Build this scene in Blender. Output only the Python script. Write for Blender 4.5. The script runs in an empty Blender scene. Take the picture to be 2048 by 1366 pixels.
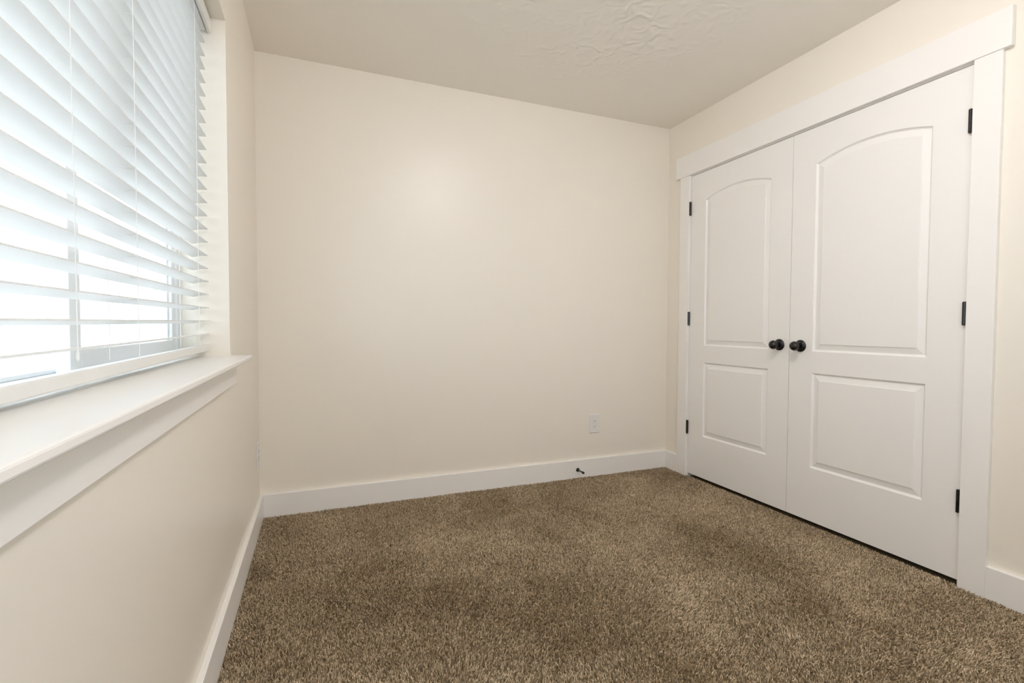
import bpy, bmesh, math, random
import numpy as np
from mathutils import Vector, Matrix

SC = bpy.context.scene
C = SC.collection
rng = np.random.default_rng(11)
random.seed(4)

# ------------------------------------------------------------------ room dimensions (metres)
W = 2.6561          # right wall plane
H = 2.44            # ceiling height
YB = -3.12          # unseen wall behind the camera, set close to bounce fill light
WY0, WY1 = -0.876, -2.364     # window opening, far and near side
WZ0, WZ1 = 0.905, 2.0942
DY0, DY1 = -0.2345, -1.766    # closet opening between the jambs
DZ1 = 2.040
RX0, RX1, RZ0, RZ1 = 0.32, 1.75, 0.75, 2.20    # added window behind the camera, for fill daylight

# ------------------------------------------------------------------ camera
F_PX, YAW, PITCH, ROLL = 973.36, 0.3784, 0.0317, 0.0039
cam_d = bpy.data.cameras.new('camera')
cam = bpy.data.objects.new('camera', cam_d)
C.objects.link(cam)
cam_d.sensor_fit = 'HORIZONTAL'
cam_d.sensor_width = 36.0
cam_d.lens = F_PX / 2048.0 * 36.0
cam_d.clip_start = 0.02
fw = Vector((math.sin(YAW), math.cos(YAW), 0))
rt = Vector((math.cos(YAW), -math.sin(YAW), 0))
up = Vector((0, 0, 1))
f2 = fw * math.cos(PITCH) - up * math.sin(PITCH)
u2 = up * math.cos(PITCH) + fw * math.sin(PITCH)
r3 = rt * math.cos(ROLL) + u2 * math.sin(ROLL)
u3 = -rt * math.sin(ROLL) + u2 * math.cos(ROLL)
m = Matrix.Identity(4)
for i in range(3):
    m[i][0], m[i][1], m[i][2] = r3[i], u3[i], -f2[i]
m[0][3], m[1][3], m[2][3] = 0.297, -2.8798, 1.0206
cam.matrix_world = m
SC.camera = cam

# ------------------------------------------------------------------ view, world, daylight portal
SC.view_settings.view_transform = 'Standard'
SC.view_settings.look = 'None'
SC.view_settings.exposure = 0.0
SC.view_settings.gamma = 1.0
SC.view_settings.use_curve_mapping = False

SKY = 3.05
LAMP = 43.0
SC.cycles.max_bounces = 20
SC.cycles.diffuse_bounces = 14
SC.cycles.glossy_bounces = 6
SC.cycles.transparent_max_bounces = 16
wd = bpy.data.worlds.new('overcast_sky')
SC.world = wd
wd.use_nodes = True
bg = wd.node_tree.nodes['Background']
bg.inputs['Color'].default_value = (0.90, 0.975, 1.07, 1)
bg.inputs['Strength'].default_value = SKY

pl = bpy.data.lights.new('daylight_portal', 'AREA')
pl.shape = 'RECTANGLE'
pl.size = WZ1 - WZ0
pl.size_y = WY0 - WY1
pl.cycles.is_portal = True
po = bpy.data.objects.new('daylight_portal', pl)
C.objects.link(po)
po.matrix_world = Matrix(((0, 0, -1, -0.245), (0, 1, 0, (WY0 + WY1) / 2), (1, 0, 0, (WZ0 + WZ1) / 2), (0, 0, 0, 1)))

p2 = bpy.data.lights.new('rear_fill_portal', 'AREA')  # portal for the added rear window
p2.shape = 'RECTANGLE'
p2.size = RX1 - RX0
p2.size_y = RZ1 - RZ0
p2.cycles.is_portal = True
po2 = bpy.data.objects.new('rear_fill_portal', p2)
C.objects.link(po2)
po2.matrix_world = Matrix(((1, 0, 0, (RX0 + RX1) / 2), (0, 0, -1, YB - 0.14), (0, 1, 0, (RZ0 + RZ1) / 2), (0, 0, 0, 1)))

# ------------------------------------------------------------------ helpers
def link(name, bm, mat=None, parent=None, smooth=False):
    me = bpy.data.meshes.new(name)
    bmesh.ops.recalc_face_normals(bm, faces=bm.faces[:])
    bm.to_mesh(me)
    bm.free()
    if smooth:
        for p in me.polygons:
            p.use_smooth = True
    o = bpy.data.objects.new(name, me)
    C.objects.link(o)
    if mat:
        me.materials.append(mat)
    if parent:
        o.parent = parent
    return o


def empty(name, loc):
    o = bpy.data.objects.new(name, None)
    C.objects.link(o)
    o.location = loc
    o.empty_display_size = 0.05
    return o


def tag(o, label=None, cat=None, group=None, kind=None):
    if label: o['label'] = label
    if cat: o['category'] = cat
    if group: o['group'] = group
    if kind: o['kind'] = kind
    return o


def box(bm, x0, x1, y0, y1, z0, z1, bev=0.0, seg=2):
    x0, x1 = sorted((x0, x1)); y0, y1 = sorted((y0, y1)); z0, z1 = sorted((z0, z1))
    t = bmesh.new()
    v = [t.verts.new((x, y, z)) for x in (x0, x1) for y in (y0, y1) for z in (z0, z1)]
    for f in ((0, 1, 3, 2), (4, 6, 7, 5), (0, 4, 5, 1), (2, 3, 7, 6), (0, 2, 6, 4), (1, 5, 7, 3)):
        t.faces.new([v[i] for i in f])
    if bev:
        bmesh.ops.bevel(t, geom=t.edges[:], offset=bev, segments=seg, profile=0.5, affect='EDGES')
    me = bpy.data.meshes.new('tmp')
    t.to_mesh(me); t.free()
    bm.from_mesh(me)
    bpy.data.meshes.remove(me)


def boxes(*bs, bev=0.0):
    bm = bmesh.new()
    for b in bs:
        box(bm, *b, bev=bev)
    return bm


def lathe(bm, prof, origin, axis, seg=32):
    """revolve [(dist along axis, radius)] about axis through origin"""
    a = Vector(axis).normalized()
    u = a.orthogonal().normalized()
    w = a.cross(u)
    rings = []
    for d, r in prof:
        c = Vector(origin) + a * d
        if r < 1e-6:
            rings.append([bm.verts.new(c)])
        else:
            rings.append([bm.verts.new(c + (u * math.cos(2 * math.pi * k / seg) + w * math.sin(2 * math.pi * k / seg)) * r) for k in range(seg)])
    for A, B in zip(rings[:-1], rings[1:]):
        if len(A) == 1 and len(B) == 1:
            continue
        for k in range(seg):
            k2 = (k + 1) % seg
            if len(A) == 1: bm.faces.new((A[0], B[k], B[k2]))
            elif len(B) == 1: bm.faces.new((A[k], B[0], A[k2]))
            else: bm.faces.new((A[k], B[k], B[k2], A[k2]))
    for R in (rings[0], rings[-1]):
        if len(R) > 1:
            bm.faces.new(R)


def nodes(mat):
    mat.use_nodes = True
    nt = mat.node_tree
    return nt, nt.nodes['Principled BSDF']


def paint(name, col, rough, bump=0.0, scale=400.0, spec=0.5):
    mt = bpy.data.materials.new(name)
    nt, b = nodes(mt)
    b.inputs['Base Color'].default_value = (*col, 1)
    b.inputs['Roughness'].default_value = rough
    b.inputs['Specular IOR Level'].default_value = spec
    if bump:
        tc = nt.nodes.new('ShaderNodeTexCoord')
        n = nt.nodes.new('ShaderNodeTexNoise')
        n.inputs['Scale'].default_value = scale
        n.inputs['Detail'].default_value = 3
        bp = nt.nodes.new('ShaderNodeBump')
        bp.inputs['Strength'].default_value = bump
        bp.inputs['Distance'].default_value = 0.002
        nt.links.new(tc.outputs['Object'], n.inputs['Vector'])
        nt.links.new(n.outputs['Fac'], bp.inputs['Height'])
        nt.links.new(bp.outputs['Normal'], b.inputs['Normal'])
    return mt


M_WALL = paint('cream_wall_paint', (0.86, 0.81, 0.725), 0.34, 0.08, 220, spec=0.4)
M_REAR = paint('white_bounce_paint', (0.90, 0.88, 0.84), 0.6)  # rear wall made whiter than the cream walls to bounce fill light
M_TRIM = paint('white_trim_paint', (0.89, 0.87, 0.84), 0.32)
M_DOOR = paint('white_door_paint', (0.88, 0.862, 0.835), 0.36, 0.04, 500)
M_BLIND = paint('white_blind_vinyl', (0.75, 0.745, 0.72), 0.42)
M_SLAT = paint('pale_slat_vinyl', (0.85, 0.85, 0.835), 0.45)
nt = M_SLAT.node_tree
tl = nt.nodes.new('ShaderNodeBsdfTranslucent'); tl.inputs['Color'].default_value = (0.85, 0.85, 0.835, 1)
mx = nt.nodes.new('ShaderNodeMixShader'); mx.inputs['Fac'].default_value = 0.22
nt.links.new(nt.nodes['Principled BSDF'].outputs[0], mx.inputs[1]); nt.links.new(tl.outputs[0], mx.inputs[2])
nt.links.new(mx.outputs[0], nt.nodes['Material Output'].inputs['Surface'])
M_VINYL = paint('white_window_vinyl', (0.82, 0.84, 0.85), 0.35)
M_PLATE = paint('white_outlet_plastic', (0.82, 0.80, 0.78), 0.3)
M_SLOT = paint('dark_outlet_slot', (0.12, 0.11, 0.10), 0.6)
M_CORD = paint('white_blind_cord', (0.82, 0.82, 0.80), 0.7)
M_SNOW = paint('pale_outdoor_ground', (0.85, 0.85, 0.85), 0.9)
M_POST = paint('pale_outdoor_siding', (0.70, 0.74, 0.78), 0.8)
M_DARK = paint('closet_paint', (0.35, 0.32, 0.28), 0.7)
M_CAN = paint('white_lamp_enamel', (0.8, 0.8, 0.78), 0.4)
M_BRONZE = paint('oil_rubbed_bronze', (0.010, 0.008, 0.007), 0.22)
M_BRONZE.node_tree.nodes['Principled BSDF'].inputs['Metallic'].default_value = 0.0
M_RUBBER = paint('black_rubber', (0.015, 0.014, 0.013), 0.6)

# ceiling with trowelled drywall texture
M_CEIL = bpy.data.materials.new('trowelled_ceiling_paint')
nt, b = nodes(M_CEIL)
b.inputs['Base Color'].default_value = (0.90, 0.865, 0.80, 1)
b.inputs['Roughness'].default_value = 0.55
tc = nt.nodes.new('ShaderNodeTexCoord')
# trowelled ridges, faded by distance to imitate where raking lamp light shows them
rid = nt.nodes.new('ShaderNodeTexNoise')
rid.noise_type = 'RIDGED_MULTIFRACTAL'
rid.inputs['Scale'].default_value = 13.0; rid.inputs['Detail'].default_value = 3.0
rid.inputs['Distortion'].default_value = 0.8
nt.links.new(tc.outputs['Object'], rid.inputs['Vector'])
msk = nt.nodes.new('ShaderNodeTexNoise'); msk.inputs['Scale'].default_value = 3.6; msk.inputs['Detail'].default_value = 3
nt.links.new(tc.outputs['Object'], msk.inputs['Vector'])
mr = nt.nodes.new('ShaderNodeMapRange'); mr.inputs['From Min'].default_value = 0.30; mr.inputs['From Max'].default_value = 0.55
nt.links.new(msk.outputs['Fac'], mr.inputs['Value'])
dist = nt.nodes.new('ShaderNodeVectorMath'); dist.operation = 'DISTANCE'
dist.inputs[1].default_value = (1.50, -1.05, H)
nt.links.new(tc.outputs['Object'], dist.inputs[0])
fal = nt.nodes.new('ShaderNodeMapRange'); fal.interpolation_type = 'SMOOTHSTEP'
fal.inputs['From Min'].default_value = 0.35; fal.inputs['From Max'].default_value = 0.85
fal.inputs['To Min'].default_value = 1.0; fal.inputs['To Max'].default_value = 0.06
nt.links.new(dist.outputs['Value'], fal.inputs['Value'])
m1 = nt.nodes.new('ShaderNodeMath'); m1.operation = 'MULTIPLY'
m2 = nt.nodes.new('ShaderNodeMath'); m2.operation = 'MULTIPLY'
nt.links.new(rid.outputs['Fac'], m1.inputs[0]); nt.links.new(mr.outputs['Result'], m1.inputs[1])
nt.links.new(m1.outputs[0], m2.inputs[0]); nt.links.new(fal.outputs['Result'], m2.inputs[1])
bp = nt.nodes.new('ShaderNodeBump'); bp.inputs['Strength'].default_value = 1.0; bp.inputs['Distance'].default_value = 0.012
nt.links.new(m2.outputs[0], bp.inputs['Height']); nt.links.new(bp.outputs['Normal'], b.inputs['Normal'])

# carpet backing and pile
M_BACK = paint('brown_carpet_backing', (0.20, 0.15, 0.09), 1.0, 0.3, 300, spec=0.0)
M_PILE = bpy.data.materials.new('brown_carpet_yarn')
nt, b = nodes(M_PILE)
hi = nt.nodes.new('ShaderNodeHairInfo')
cr = nt.nodes.new('ShaderNodeValToRGB')
cr.color_ramp.elements[0].color = (0.20, 0.145, 0.078, 1)
cr.color_ramp.elements[1].color = (0.84, 0.69, 0.50, 1)
e = cr.color_ramp.elements.new(0.55); e.color = (0.52, 0.405, 0.265, 1)
nt.links.new(hi.outputs['Random'], cr.inputs['Fac'])
nt.links.new(cr.outputs['Color'], b.inputs['Base Color'])
b.inputs['Roughness'].default_value = 0.9
b.inputs['Specular IOR Level'].default_value = 0.15

# clear window glass
M_GLASS = bpy.data.materials.new('clear_window_glass')
M_GLASS.use_nodes = True
nt = M_GLASS.node_tree
nt.nodes.clear()
out = nt.nodes.new('ShaderNodeOutputMaterial')
tr = nt.nodes.new('ShaderNodeBsdfTransparent'); tr.inputs['Color'].default_value = (0.96, 0.98, 0.98, 1)
gl = nt.nodes.new('ShaderNodeBsdfGlossy'); gl.inputs['Roughness'].default_value = 0.02
mx = nt.nodes.new('ShaderNodeMixShader'); mx.inputs['Fac'].default_value = 0.06
nt.links.new(tr.outputs[0], mx.inputs[1]); nt.links.new(gl.outputs[0], mx.inputs[2]); nt.links.new(mx.outputs[0], out.inputs['Surface'])

# lamp diffuser
M_LAMP = bpy.data.materials.new('warm_lamp_diffuser')
nt, b = nodes(M_LAMP)
b.inputs['Base Color'].default_value = (0.9, 0.88, 0.84, 1)
b.inputs['Emission Color'].default_value = (1.0, 0.965, 0.99, 1)
b.inputs['Emission Strength'].default_value = LAMP

# ------------------------------------------------------------------ room shell
floor = tag(link('floor', boxes((-0.19, W + 0.75, YB - 0.1, 0.12, -0.11, -0.011)), M_BACK),
            'brown cut pile carpet covering the whole bedroom floor', 'floor', kind='structure')
tag(link('ceiling', boxes((-0.19, W + 0.75, YB - 0.1, 0.12, H, H + 0.1)), M_CEIL),
    'pale ceiling with faint trowelled drywall texture', 'ceiling', kind='structure')
tag(link('wall_back', boxes((-0.215, W + 0.75, 0, 0.12, -0.011, H)), M_WALL),
    'plain cream wall facing the camera between window wall and closet', 'wall', kind='structure')
tag(link('wall_rear', boxes((-0.215, RX0, YB - 0.12, YB, -0.011, H), (RX1, W + 0.75, YB - 0.12, YB, -0.011, H), (RX0, RX1, YB - 0.12, YB, -0.011, RZ0), (RX0, RX1, YB - 0.12, YB, RZ1, H)), M_REAR),
    'unseen wall behind the camera, whitened to bounce light', 'wall', kind='structure')
tag(link('wall_left', boxes((-0.215, 0, WY0, 0, -0.011, H), (-0.215, 0, YB, WY1, -0.011, H),
                            (-0.215, 0, WY1, WY0, -0.011, WZ0), (-0.215, 0, WY1, WY0, WZ1, H)), M_WALL),
    'cream wall on the left holding the window', 'wall', kind='structure')
tag(link('wall_right', boxes((W, W + 0.115, -0.223, 0, -0.011, H), (W, W + 0.115, YB, -1.7775, -0.011, H),
                             (W, W + 0.115, -1.7775, -0.223, DZ1 + 0.0115, H)), M_WALL),
    'cream wall on the right around the closet doors', 'wall', kind='structure')
tag(link('wall_closet', boxes((W + 0.70, W + 0.75, YB, 0, -0.011, H), (W + 0.115, W + 0.70, -2.25, -2.2, -0.011, H)), M_DARK),
    'dark closet interior behind the white double doors', 'closet interior', kind='structure')

# baseboards
BT, BH = 0.0186, 0.1185


def base(name, b, label):
    bm = bmesh.new(); box(bm, *b, bev=0.0022)
    return tag(link(name, bm, M_TRIM), label, 'baseboard', kind='structure')


base('baseboard_back', (0, W, -BT, 0, -0.011, BH), 'white baseboard along the cream wall facing the camera')
base('baseboard_left', (0, BT, YB, -BT, -0.011, BH), 'white baseboard under the window along the left wall')
base('baseboard_right', (W - BT, W, -0.142, -BT, -0.011, BH), 'very short white baseboard between far corner and closet casing')
base('baseboard_right.001', (W - BT, W, YB, -1.8553, -0.011, BH), 'white baseboard at the right edge beside the closet casing')

# closet casing and jamb
bm = bmesh.new(); box(bm, W - 0.018, W, -0.2285, -0.142, -0.011, 2.0455, bev=0.0015)
tag(link('trim_1', bm, M_TRIM), 'white upright closet casing nearest the far corner', 'door casing', kind='structure')
bm = bmesh.new(); box(bm, W - 0.018, W, -1.8553, -1.7690, -0.011, 2.0455, bev=0.0015)
tag(link('trim_2', bm, M_TRIM), 'white upright closet casing at the right edge of the view', 'door casing', kind='structure')
bm = bmesh.new(); box(bm, W - 0.0235, W, -1.8806, -0.1015, 2.0445, 2.1895, bev=0.0018)
tag(link('trim_3', bm, M_TRIM), 'wide white header board above the closet doors', 'door casing', kind='structure')
tag(link('trim_4', boxes((W + 0.0005, W + 0.115, DY0, DY0 + 0.0115, -0.011, DZ1 + 0.0115), (W + 0.0005, W + 0.115, DY1 - 0.0115, DY1, -0.011, DZ1 + 0.0115),
                         (W + 0.0005, W + 0.115, DY1, DY0, DZ1, DZ1 + 0.0115)), M_TRIM),
    'thin white jamb lining the closet opening', 'door jamb', kind='structure')

# ------------------------------------------------------------------ carpet pile
def make_pile():
    x0, x1, y0, y1 = BT + 0.002, W - 0.004, YB + 0.004, -BT - 0.002
    dens = 62000
    n = int(dens * (x1 - x0) * (y1 - y0))
    px = rng.uniform(x0, x1, n); py = rng.uniform(y0, y1, n)
    keep = ~((px > W - BT - 0.003) & ((py > -0.145) | (py < -1.852)))
    keep &= ~((px > W - 0.021) & (((py > -0.232) & (py < -0.138)) | ((py < -1.765) & (py > -1.86))))
    px, py = px[keep], py[keep]; n = len(px)

    def fbm(x, y, seed, s):
        r = np.random.default_rng(seed); v = 0.0
        for o in range(5):
            for _ in range(4):
                a = r.uniform(0, 2 * math.pi); k = s * 2 ** o * r.uniform(0.7, 1.3); ph = r.uniform(0, 6.28)
                wob = np.sin((x * math.sin(a) - y * math.cos(a)) * k * 0.6 + ph * 2)
                v = v + np.sin((x * math.cos(a) + y * math.sin(a)) * k + ph + 1.3 * wob) / 1.45 ** o
        return v / 6.0

    lx = fbm(px, py, 1, 6.5); ly = fbm(px, py, 2, 6.5)
    hgt = 0.011 + rng.normal(0, 0.0014, n) + 0.0012 * fbm(px, py, 3, 9.0)
    ang = rng.uniform(0, 2 * math.pi, n); jit = np.abs(rng.normal(0, 0.0036, n))
    ox = lx * 0.0045 + np.cos(ang) * jit; oy = ly * 0.0045 + np.sin(ang) * jit - 0.001
    P = np.zeros((n, 3, 3), np.float32)
    P[:, 0] = np.stack([px, py, np.full(n, -0.0115)], 1)
    P[:, 1] = np.stack([px + ox * 0.35, py + oy * 0.35, -0.0115 + hgt * 0.6], 1)
    P[:, 2] = np.stack([px + ox, py + oy, -0.0115 + hgt], 1)
    P[:, :, 0] = np.clip(P[:, :, 0], BT + 0.0005, W - 0.001)
    P[:, :, 1] = np.minimum(P[:, :, 1], -BT - 0.0005)
    cu = bpy.data.hair_curves.new('carpet_pile')
    cu.add_curves([3] * n)
    cu.attributes['position'].data.foreach_set('vector', P.ravel())
    R = np.zeros((n, 3), np.float32)
    rad = rng.uniform(0.0010, 0.0017, n)
    R[:, 0] = rad; R[:, 1] = rad * 1.05; R[:, 2] = rad * 0.55
    if 'radius' not in cu.attributes:
        cu.attributes.new('radius', 'FLOAT', 'POINT')
    cu.attributes['radius'].data.foreach_set('value', R.ravel())
    cu.materials.append(M_PILE)
    o = bpy.data.objects.new('carpet_pile', cu)
    C.objects.link(o)
    o.parent = floor
    o['kind'] = 'stuff'
    return o


make_pile()

# ------------------------------------------------------------------ window
win = tag(empty('window_1', (0, (WY0 + WY1) / 2, WZ0)),
          'wide white vinyl window in the left wall behind the blind', 'window', kind='structure')


def wpart(name, bm, mat, parent=None):
    o = link(name, bm, mat, parent or win)
    if parent is None:
        o.location = -win.location
    return o


YM = (WY0 + WY1) / 2
FX = -0.150          # room side of the vinyl frame
ZB, ZT = WZ0 + 0.019, WZ1 - 0.040
bm = bmesh.new()
for b_ in ((-0.214, FX, WY0 - 0.034, WY0, WZ0, WZ1), (-0.214, FX, WY1, WY1 + 0.034, WZ0, WZ1),
           (-0.214, FX, WY1 + 0.034, WY0 - 0.034, WZ0, ZB), (-0.214, FX, WY1 + 0.034, WY0 - 0.034, ZT, WZ1),
           (-0.168, FX, WY0 - 0.040, WY0 - 0.034, ZB, ZT)):
    box(bm, *b_, bev=0.002)
wpart('window_frame', bm, M_VINYL)


def sash(x0, x1, ya, yb, st_far, st_near, zlo, lo):
    """ya far side, yb near side, lo height of the bottom rail"""
    bm = bmesh.new()
    z1 = ZT - 0.002
    bead = 0.010
    for b_ in ((x0, x1, ya - st_far, ya, zlo, z1), (x0, x1, yb, yb + st_near, zlo, z1),
               (x0, x1, yb + st_near, ya - st_far, zlo, zlo + lo), (x0, x1, yb + st_near, ya - st_far, z1 - 0.045, z1),
               (x0 + 0.002, x1 - 0.010, ya - st_far - bead, ya - st_far, zlo + lo, z1 - 0.045), (x0 + 0.002, x1 - 0.010, yb + st_near, yb + st_near + bead, zlo + lo, z1 - 0.045)):
        box(bm, *b_, bev=0.0022)
    s = wpart('window_sash', bm, M_VINYL)
    xg = x0 + 0.008
    g = bmesh.new(); box(g, xg - 0.003, xg + 0.003, yb + st_near + 0.004, ya - st_far - 0.004, zlo + lo - 0.003, z1 - 0.041)
    link('glass_pane', g, M_GLASS, s)
    return s


sash(-0.182, -0.158, WY0 - 0.036, -1.668, 0.034, 0.050, ZB, 0.045)      # sliding half
sash(-0.210, -0.186, -1.572, WY1 + 0.034, 0.044, 0.030, ZB, 0.009)  # fixed half

XS, YS, ZS = 0.0674, -0.846, 0.910
bm = bmesh.new()
pts = [(FX, WY1), (0, WY1), (0, WY1 - 0.03), (XS, WY1 - 0.03), (XS, YS), (0, YS), (0, WY0), (FX, WY0)]
lo_ = [bm.verts.new((x, y, ZS - 0.0165)) for x, y in pts]
hi_ = [bm.verts.new((x, y, ZS)) for x, y in pts]
bm.faces.new(lo_); bm.faces.new(hi_)
for k in range(8):
    bm.faces.new((lo_[k], lo_[(k + 1) % 8], hi_[(k + 1) % 8], hi_[k]))
ed = [e for e in bm.edges if all(v.co.x > 0.001 for v in e.verts) or
      (abs(e.verts[0].co.y - e.verts[1].co.y) < 1e-6 and max(v.co.x for v in e.verts) > 0.01)]
bmesh.ops.bevel(bm, geom=ed, offset=0.0045, segments=3, profile=0.5, affect='EDGES')
wpart('window_sill', bm, M_TRIM)
bm = bmesh.new(); box(bm, 0.0, 0.018, WY1 - 0.015, -0.862, 0.8095, ZS - 0.0165, bev=0.0015)
wpart('sill_apron', bm, M_TRIM)

# added unseen window: fill daylight and a soft glow on the back wall
fill_win = tag(empty('fill_window', ((RX0 + RX1) / 2, YB - 0.06, RZ0)), 'added unseen window behind the camera for fill daylight', 'window', kind='structure')
cx = (RX0 + RX1) / 2
bm = bmesh.new()
for b_ in ((RX0, RX0 + 0.045, RZ0, RZ1), (RX1 - 0.045, RX1, RZ0, RZ1), (RX0 + 0.045, RX1 - 0.045, RZ0, RZ0 + 0.045),
           (RX0 + 0.045, RX1 - 0.045, RZ1 - 0.045, RZ1), (cx - 0.02, cx + 0.02, RZ0 + 0.045, RZ1 - 0.045)):
    box(bm, b_[0], b_[1], YB - 0.10, YB - 0.05, b_[2], b_[3], bev=0.002)
o = link('window_frame', bm, M_VINYL, fill_win); o.location = -fill_win.location
for a_, b_ in ((RX0 + 0.043, cx - 0.018), (cx + 0.018, RX1 - 0.043)):
    bm = bmesh.new(); box(bm, a_, b_, YB - 0.078, YB - 0.072, RZ0 + 0.043, RZ1 - 0.043)
    o = link('glass_pane', bm, M_GLASS, fill_win); o.location = -fill_win.location

# ------------------------------------------------------------------ horizontal blind
BY0, BY1 = -0.886, -2.354
blind = tag(empty('window_blind', (-0.085, BY0, 2.09)),
            'white horizontal slat blind hanging open inside the left window', 'blind')


def bpart(name, bm, mat, parent=None, smooth=False):
    o = link(name, bm, mat, parent or blind, smooth)
    if parent is None:
        o.location = -blind.location
    return o


SAG = 0.0072         # the slats hang slightly lower toward the camera


def zt(y):
    return (y - BY0) * SAG


bm = bmesh.new(); box(bm, -0.108, -0.058, BY1, BY0, 2.040, 2.088, bev=0.002)
bpart('headrail', bm, M_BLIND)
bm = bmesh.new(); box(bm, -0.0535, -0.0435, BY1 - 0.004, BY0 + 0.004, 2.034, 2.0835, bev=0.003)
bpart('valance', bm, M_BLIND)


def slat_mesh():
    me_bm = bmesh.new()
    ny, nx = 2, 8
    hw, th = 0.0245, 0.0027
    ys = [BY0, BY1]
    grid = []
    for y in ys:
        ring = []
        for k in range(nx + 1):
            u = -1 + 2 * k / nx
            ring.append((u * hw, y, 0.0016 * (1 - u * u) + th / 2 + zt(y)))
        for k in range(nx, -1, -1):
            u = -1 + 2 * k / nx
            ring.append((u * hw, y, 0.0016 * (1 - u * u) - th / 2 + zt(y)))
        grid.append([me_bm.verts.new(p) for p in ring])
    a, b_ = grid
    n = len(a)
    for k in range(n):
        me_bm.faces.new((a[k], a[(k + 1) % n], b_[(k + 1) % n], b_[k]))
    me_bm.faces.new(a); me_bm.faces.new(b_)
    return me_bm


SX = -0.0850
first = bpart('slat', slat_mesh(), M_SLAT)
NS = 23
TILT = math.radians(9.0)
for i in range(NS):
    o = first if i == 0 else first.copy()
    if i:
        C.objects.link(o); o.parent = blind
    o.rotation_euler = (0, -TILT, 0)
    o.location = Vector((SX, 0, 0.9891 - 0.0245 * math.sin(TILT) + 0.0459 * i)) - blind.location

bm = bmesh.new()
box(bm, -0.111, -0.060, BY1, BY0, 0.930, 0.953, bev=0.003)
for v in bm.verts:
    v.co.z += zt(v.co.y) + (v.co.x + 0.060) * math.tan(math.radians(8.0))
bpart('bottom_rail', bm, M_BLIND)

for y in (-1.05, -1.619, -2.19):
    bm = bmesh.new()
    for x in (-0.0592, -0.1108):
        lathe(bm, [(0, 0.0009), (2.05 - 0.952 - zt(y), 0.0009)], (x, y, 0.952 + zt(y)), (0, 0, 1), 8)
    for i in range(NS):
        zz = 0.9891 + 0.0459 * i + zt(y) - 0.0024
        lathe(bm, [(0, 0.0006), (0.0516, 0.0006)], (-0.1108, y, zz), (1, 0, 0), 6)
    bpart('ladder_cord', bm, M_CORD)
bm = bmesh.new()
for dy in (0.0,):
    lathe(bm, [(0, 0.0008), (2.05 - 0.98, 0.0008)], (-0.052, -1.925 + dy, 0.98), (0, 0, 1), 8)
lathe(bm, [(0, 0.0014), (0.003, 0.0024), (0.014, 0.0018), (0.017, 0.0008)], (-0.052, -1.925, 0.964), (0, 0, 1), 12)
bpart('lift_cord', bm, M_CORD)

# ------------------------------------------------------------------ closet doors
PROF = [(0.0, 0.0), (0.002, 0.0028), (0.0065, 0.0078), (0.0095, 0.0090), (0.0125, 0.0084), (0.036, 0.0030), (0.0372, 0.0006), (0.039, 0.0)]
DX = W                       # door face plane
DTH = 0.035
NA = 28


def door_mesh(ya, yb, pa, pb):
    """ya > yb door edges, pa > pb panel edges (world y); faces the room, which is toward -x"""
    bm = bmesh.new()
    z0, z1 = 0.0161, 2.0362
    lz0, lz1 = 0.2930, 0.7850
    uz0, usp, rise = 0.8960, 1.8510, 0.0440
    mid, a = (pa + pb) / 2, (pa - pb) / 2
    R = (a * a + rise * rise) / (2 * rise); zc = usp + rise - R

    def V(y, z, d=0.0):
        return bm.verts.new((DX + d, y, z))

    def quad(y0, y1, za, zb):
        bm.faces.new([V(y0, za), V(y1, za), V(y1, zb), V(y0, zb)])

    def arc(off):
        pts = []
        aa = a - off; rr = R - off
        for k in range(NA + 1):
            u = aa - 2 * aa * k / NA
            pts.append((mid + u, zc + math.sqrt(rr * rr - u * u)))
        return pts

    def loop_rect(off):
        return [(pa - off, lz0 + off), (pa - off, lz1 - off), (pb + off, lz1 - off), (pb + off, lz0 + off)]

    def loop_arch(off):
        return [(pa - off, uz0 + off)] + arc(off) + [(pb + off, uz0 + off)]

    # stiles and rails around the panels
    quad(ya, pa, z0, z1); quad(pb, yb, z0, z1)
    quad(pa, pb, z0, lz0); quad(pa, pb, lz1, uz0)
    top = arc(0)
    for (y_a, z_a), (y_b, z_b) in zip(top[:-1], top[1:]):
        bm.faces.new([V(y_a, z_a), V(y_b, z_b), V(y_b, z1), V(y_a, z1)])
    for fn in (loop_rect, loop_arch):
        prev = None
        for off, d in PROF:
            cur = [V(y, z, d) for y, z in fn(off)]
            if prev:
                n = len(cur)
                for k in range(n):
                    bm.faces.new([prev[k], prev[(k + 1) % n], cur[(k + 1) % n], cur[k]])
            prev = cur
        bm.faces.new(prev)
    # body behind the moulded face
    e = 0.0
    for q in (((ya, z0), (yb, z0)), ((yb, z0), (yb, z1)), ((yb, z1), (ya, z1)), ((ya, z1), (ya, z0))):
        (a0, b0), (a1, b1) = q
        bm.faces.new([V(a0, b0), V(a1, b1), V(a1, b1, DTH), V(a0, b0, DTH)])
    bm.faces.new([V(ya, z0, DTH), V(yb, z0, DTH), V(yb, z1, DTH), V(ya, z1, DTH)])
    bmesh.ops.remove_doubles(bm, verts=bm.verts[:], dist=1e-5)
    return bm


def hinge(parent, y, z, side):
    bm = bmesh.new()
    prof = [(-0.0470, 0.0), (-0.0465, 0.0045), (-0.0445, 0.0065)]
    for k in range(5):
        za = -0.0445 + 0.0178 * k
        prof += [(za + 0.0004, 0.0068), (za + 0.0172, 0.0068), (za + 0.0175, 0.0060), (za + 0.0178, 0.0060)]
    prof += [(0.0465, 0.0045), (0.0470, 0.0)]
    lathe(bm, prof, (W - 0.0085, y, z), (0, 0, 1), 16)
    box(bm, W - 0.0085, W + 0.004, y - 0.0011, y + 0.0011, z - 0.0444, z + 0.0444)
    h = link('hinge', bm, M_BRONZE, parent)
    h['label'] = 'dark bronze hinge'
    return h


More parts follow.
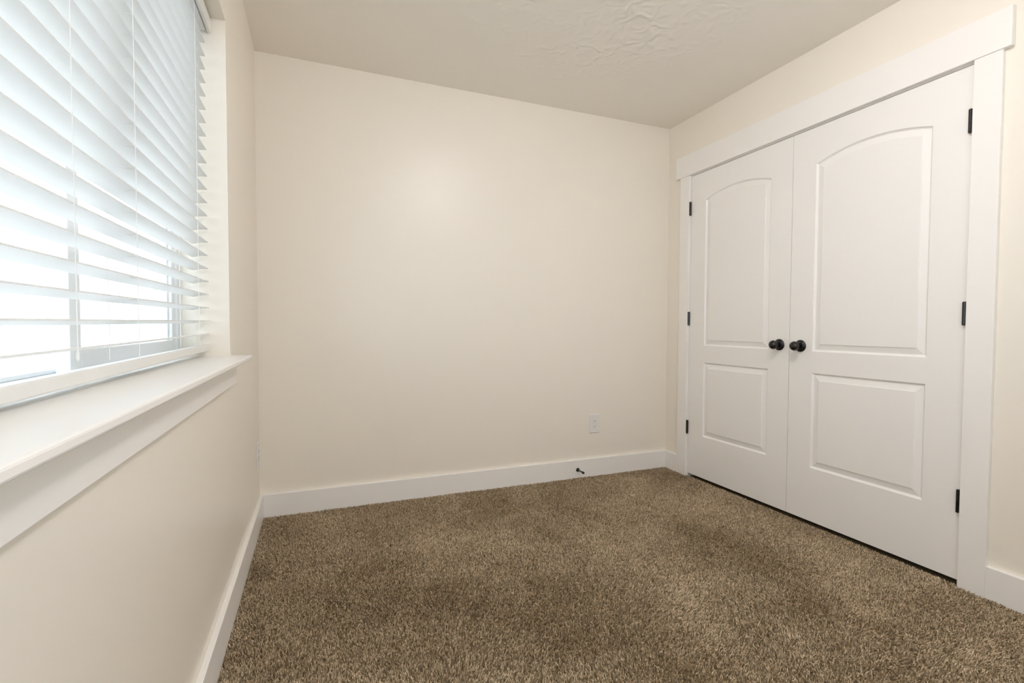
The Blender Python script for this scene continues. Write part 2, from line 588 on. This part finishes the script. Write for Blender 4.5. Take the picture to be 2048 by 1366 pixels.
def knob(parent, y, z):
    bm = bmesh.new()
    lathe(bm, [(0, 0.0315), (0.003, 0.0318), (0.007, 0.029), (0.0105, 0.021), (0.0125, 0.0145), (0.0125, 0.0)], (W, y, z), (-1, 0, 0), 40)
    ros = link('door_knob', bm, M_BRONZE, parent, smooth=True)
    ros['label'] = 'black egg shaped knob on a round rosette'
    bm = bmesh.new()
    prof = [(0.012, 0.0120), (0.018, 0.0098), (0.024, 0.0098), (0.028, 0.0125)]
    c, rl, rr = 0.0460, 0.0215, 0.0245
    for k in range(1, 15):
        t = math.pi * (0.18 + 0.82 * k / 14)
        prof.append((c - rl * math.cos(t), max(rr * math.sin(t), 0.0) if k < 14 else 0.0))
    lathe(bm, prof, (W, y, z), (-1, 0, 0), 40)
    link('knob_handle', bm, M_BRONZE, ros, smooth=True)
    return ros


def closet_door(name, ya, yb, pa, pb, hy, ky, kz, label):
    d = link(name, door_mesh(ya, yb, pa, pb), M_DOOR)
    tag(d, label, 'closet door', kind='structure')
    for z in (0.334, 1.0765, 1.8205):
        hinge(d, hy, z, 0)
    knob(d, ky, kz)
    return d


closet_door('door_1', -0.2375, -0.9940, -0.3672, -0.8622, -0.2325, -0.9335, 0.9238,
            'white two panel arched closet door nearer the far corner')
closet_door('door_2', -0.9970, -1.7630, -1.1262, -1.6318, -1.7600, -1.0605, 0.9222,
            'white two panel arched closet door nearer the camera')

# ------------------------------------------------------------------ electrical outlets
def outlet(label):
    """built facing -y with its plate centred on the origin"""
    root = empty('wall_outlet', (0, 0, 0))
    tag(root, label, 'electrical outlet', 'white outlets low on the walls')
    bm = bmesh.new(); box(bm, -0.038, 0.038, -0.0062, 0.0, -0.0625, 0.0625, bev=0.0026, seg=3)
    link('cover_plate', bm, M_PLATE, root)
    for s in (-1, 1):
        bm = bmesh.new()
        zc = s * 0.0195
        box(bm, -0.0165, 0.0165, -0.0080, -0.005, zc - 0.0142, zc + 0.0142, bev=0.002)
        r = link('receptacle', bm, M_PLATE, root)
        bm = bmesh.new()
        box(bm, -0.0076, -0.0054, -0.0083, -0.0070, zc - 0.001, zc + 0.0075)
        box(bm, 0.0054, 0.0076, -0.0083, -0.0070, zc - 0.0002, zc + 0.0068)
        lathe(bm, [(0, 0.0), (0, 0.0026), (0.0012, 0.0026), (0.0012, 0.0)], (0, -0.0071, zc - 0.0068), (0, -1, 0), 14)
        link('outlet_slots', bm, M_SLOT, r)
    bm = bmesh.new()
    lathe(bm, [(0, 0.0028), (0.001, 0.0026), (0.0016, 0.0)], (0, -0.0062, 0), (0, -1, 0), 14)
    link('plate_screw', bm, M_PLATE, root)
    return root


def dup(root, label):
    r = root.copy(); C.objects.link(r); r['label'] = label
    for ch in list(root.children):
        c = ch.copy(); C.objects.link(c); c.parent = r
        for g in ch.children:
            d = g.copy(); C.objects.link(d); d.parent = c
    return r


o1 = outlet('white wall outlet on the wide back wall near the closet')
o2 = dup(o1, 'white wall outlet on the window wall, seen almost edge on')
o1.location = (2.0525, 0.0, 0.3540)
o2.location = (0.0, -0.105, 0.3570)
o2.rotation_euler = (0, 0, math.pi / 2)

# ------------------------------------------------------------------ door stop
ds = tag(empty('door_stop', (1.9163, -BT, 0.0524)), 'small black door stop sticking out of the back baseboard', 'door stop')
bm = bmesh.new()
lathe(bm, [(0, 0.0135), (0.002, 0.0135), (0.006, 0.0105), (0.009, 0.0055), (0.009, 0.0)], (0, 0, 0), (0, -1, 0), 24)
link('stop_base', bm, M_BRONZE, ds)
bm = bmesh.new()
lathe(bm, [(0.007, 0.0048), (0.066, 0.0048)], (0, 0, 0), (0, -1, 0), 16)
link('stop_rod', bm, M_BRONZE, ds)
bm = bmesh.new()
lathe(bm, [(0.064, 0.0), (0.064, 0.0072), (0.066, 0.0082), (0.076, 0.0082), (0.079, 0.0065), (0.080, 0.0)], (0, 0, 0), (0, -1, 0), 20)
link('rubber_tip', bm, M_RUBBER, ds)

# ------------------------------------------------------------------ ceiling lamp of the room, above the picture
LX, LY = 1.36, -2.0
lamp = tag(empty('ceiling_light', (LX, LY, H)), 'round white dome light in the middle of the ceiling', 'ceiling light')
bm = bmesh.new()
lathe(bm, [(0, 0.0), (0, 0.075), (0.012, 0.075), (0.022, 0.062), (0.026, 0.030), (0.050, 0.030), (0.050, 0.0)], (0, 0, 0), (0, 0, -1), 48)
link('lamp_base', bm, M_CAN, lamp)
bm = bmesh.new()
GR = 0.170
pr = [(0.010, 0.070)]
for k in range(0, 25):
    t = -0.42 + (math.pi / 2 + 0.42) * k / 24
    pr.append((0.050 + 0.095 * math.sin(t), GR * math.cos(t) if k < 24 else 0.0))
lathe(bm, pr, (0, 0, 0), (0, 0, -1), 48)
link('lamp_globe', bm, M_LAMP, lamp, smooth=True)

# ------------------------------------------------------------------ outdoors
tag(link('ground', boxes((-40, -0.25, -30, 40, -0.75, -0.55), (-0.25, 40, -30, YB - 0.2, -0.75, -0.55)), M_SNOW), 'bright pale ground outside the window', 'ground', kind='structure')
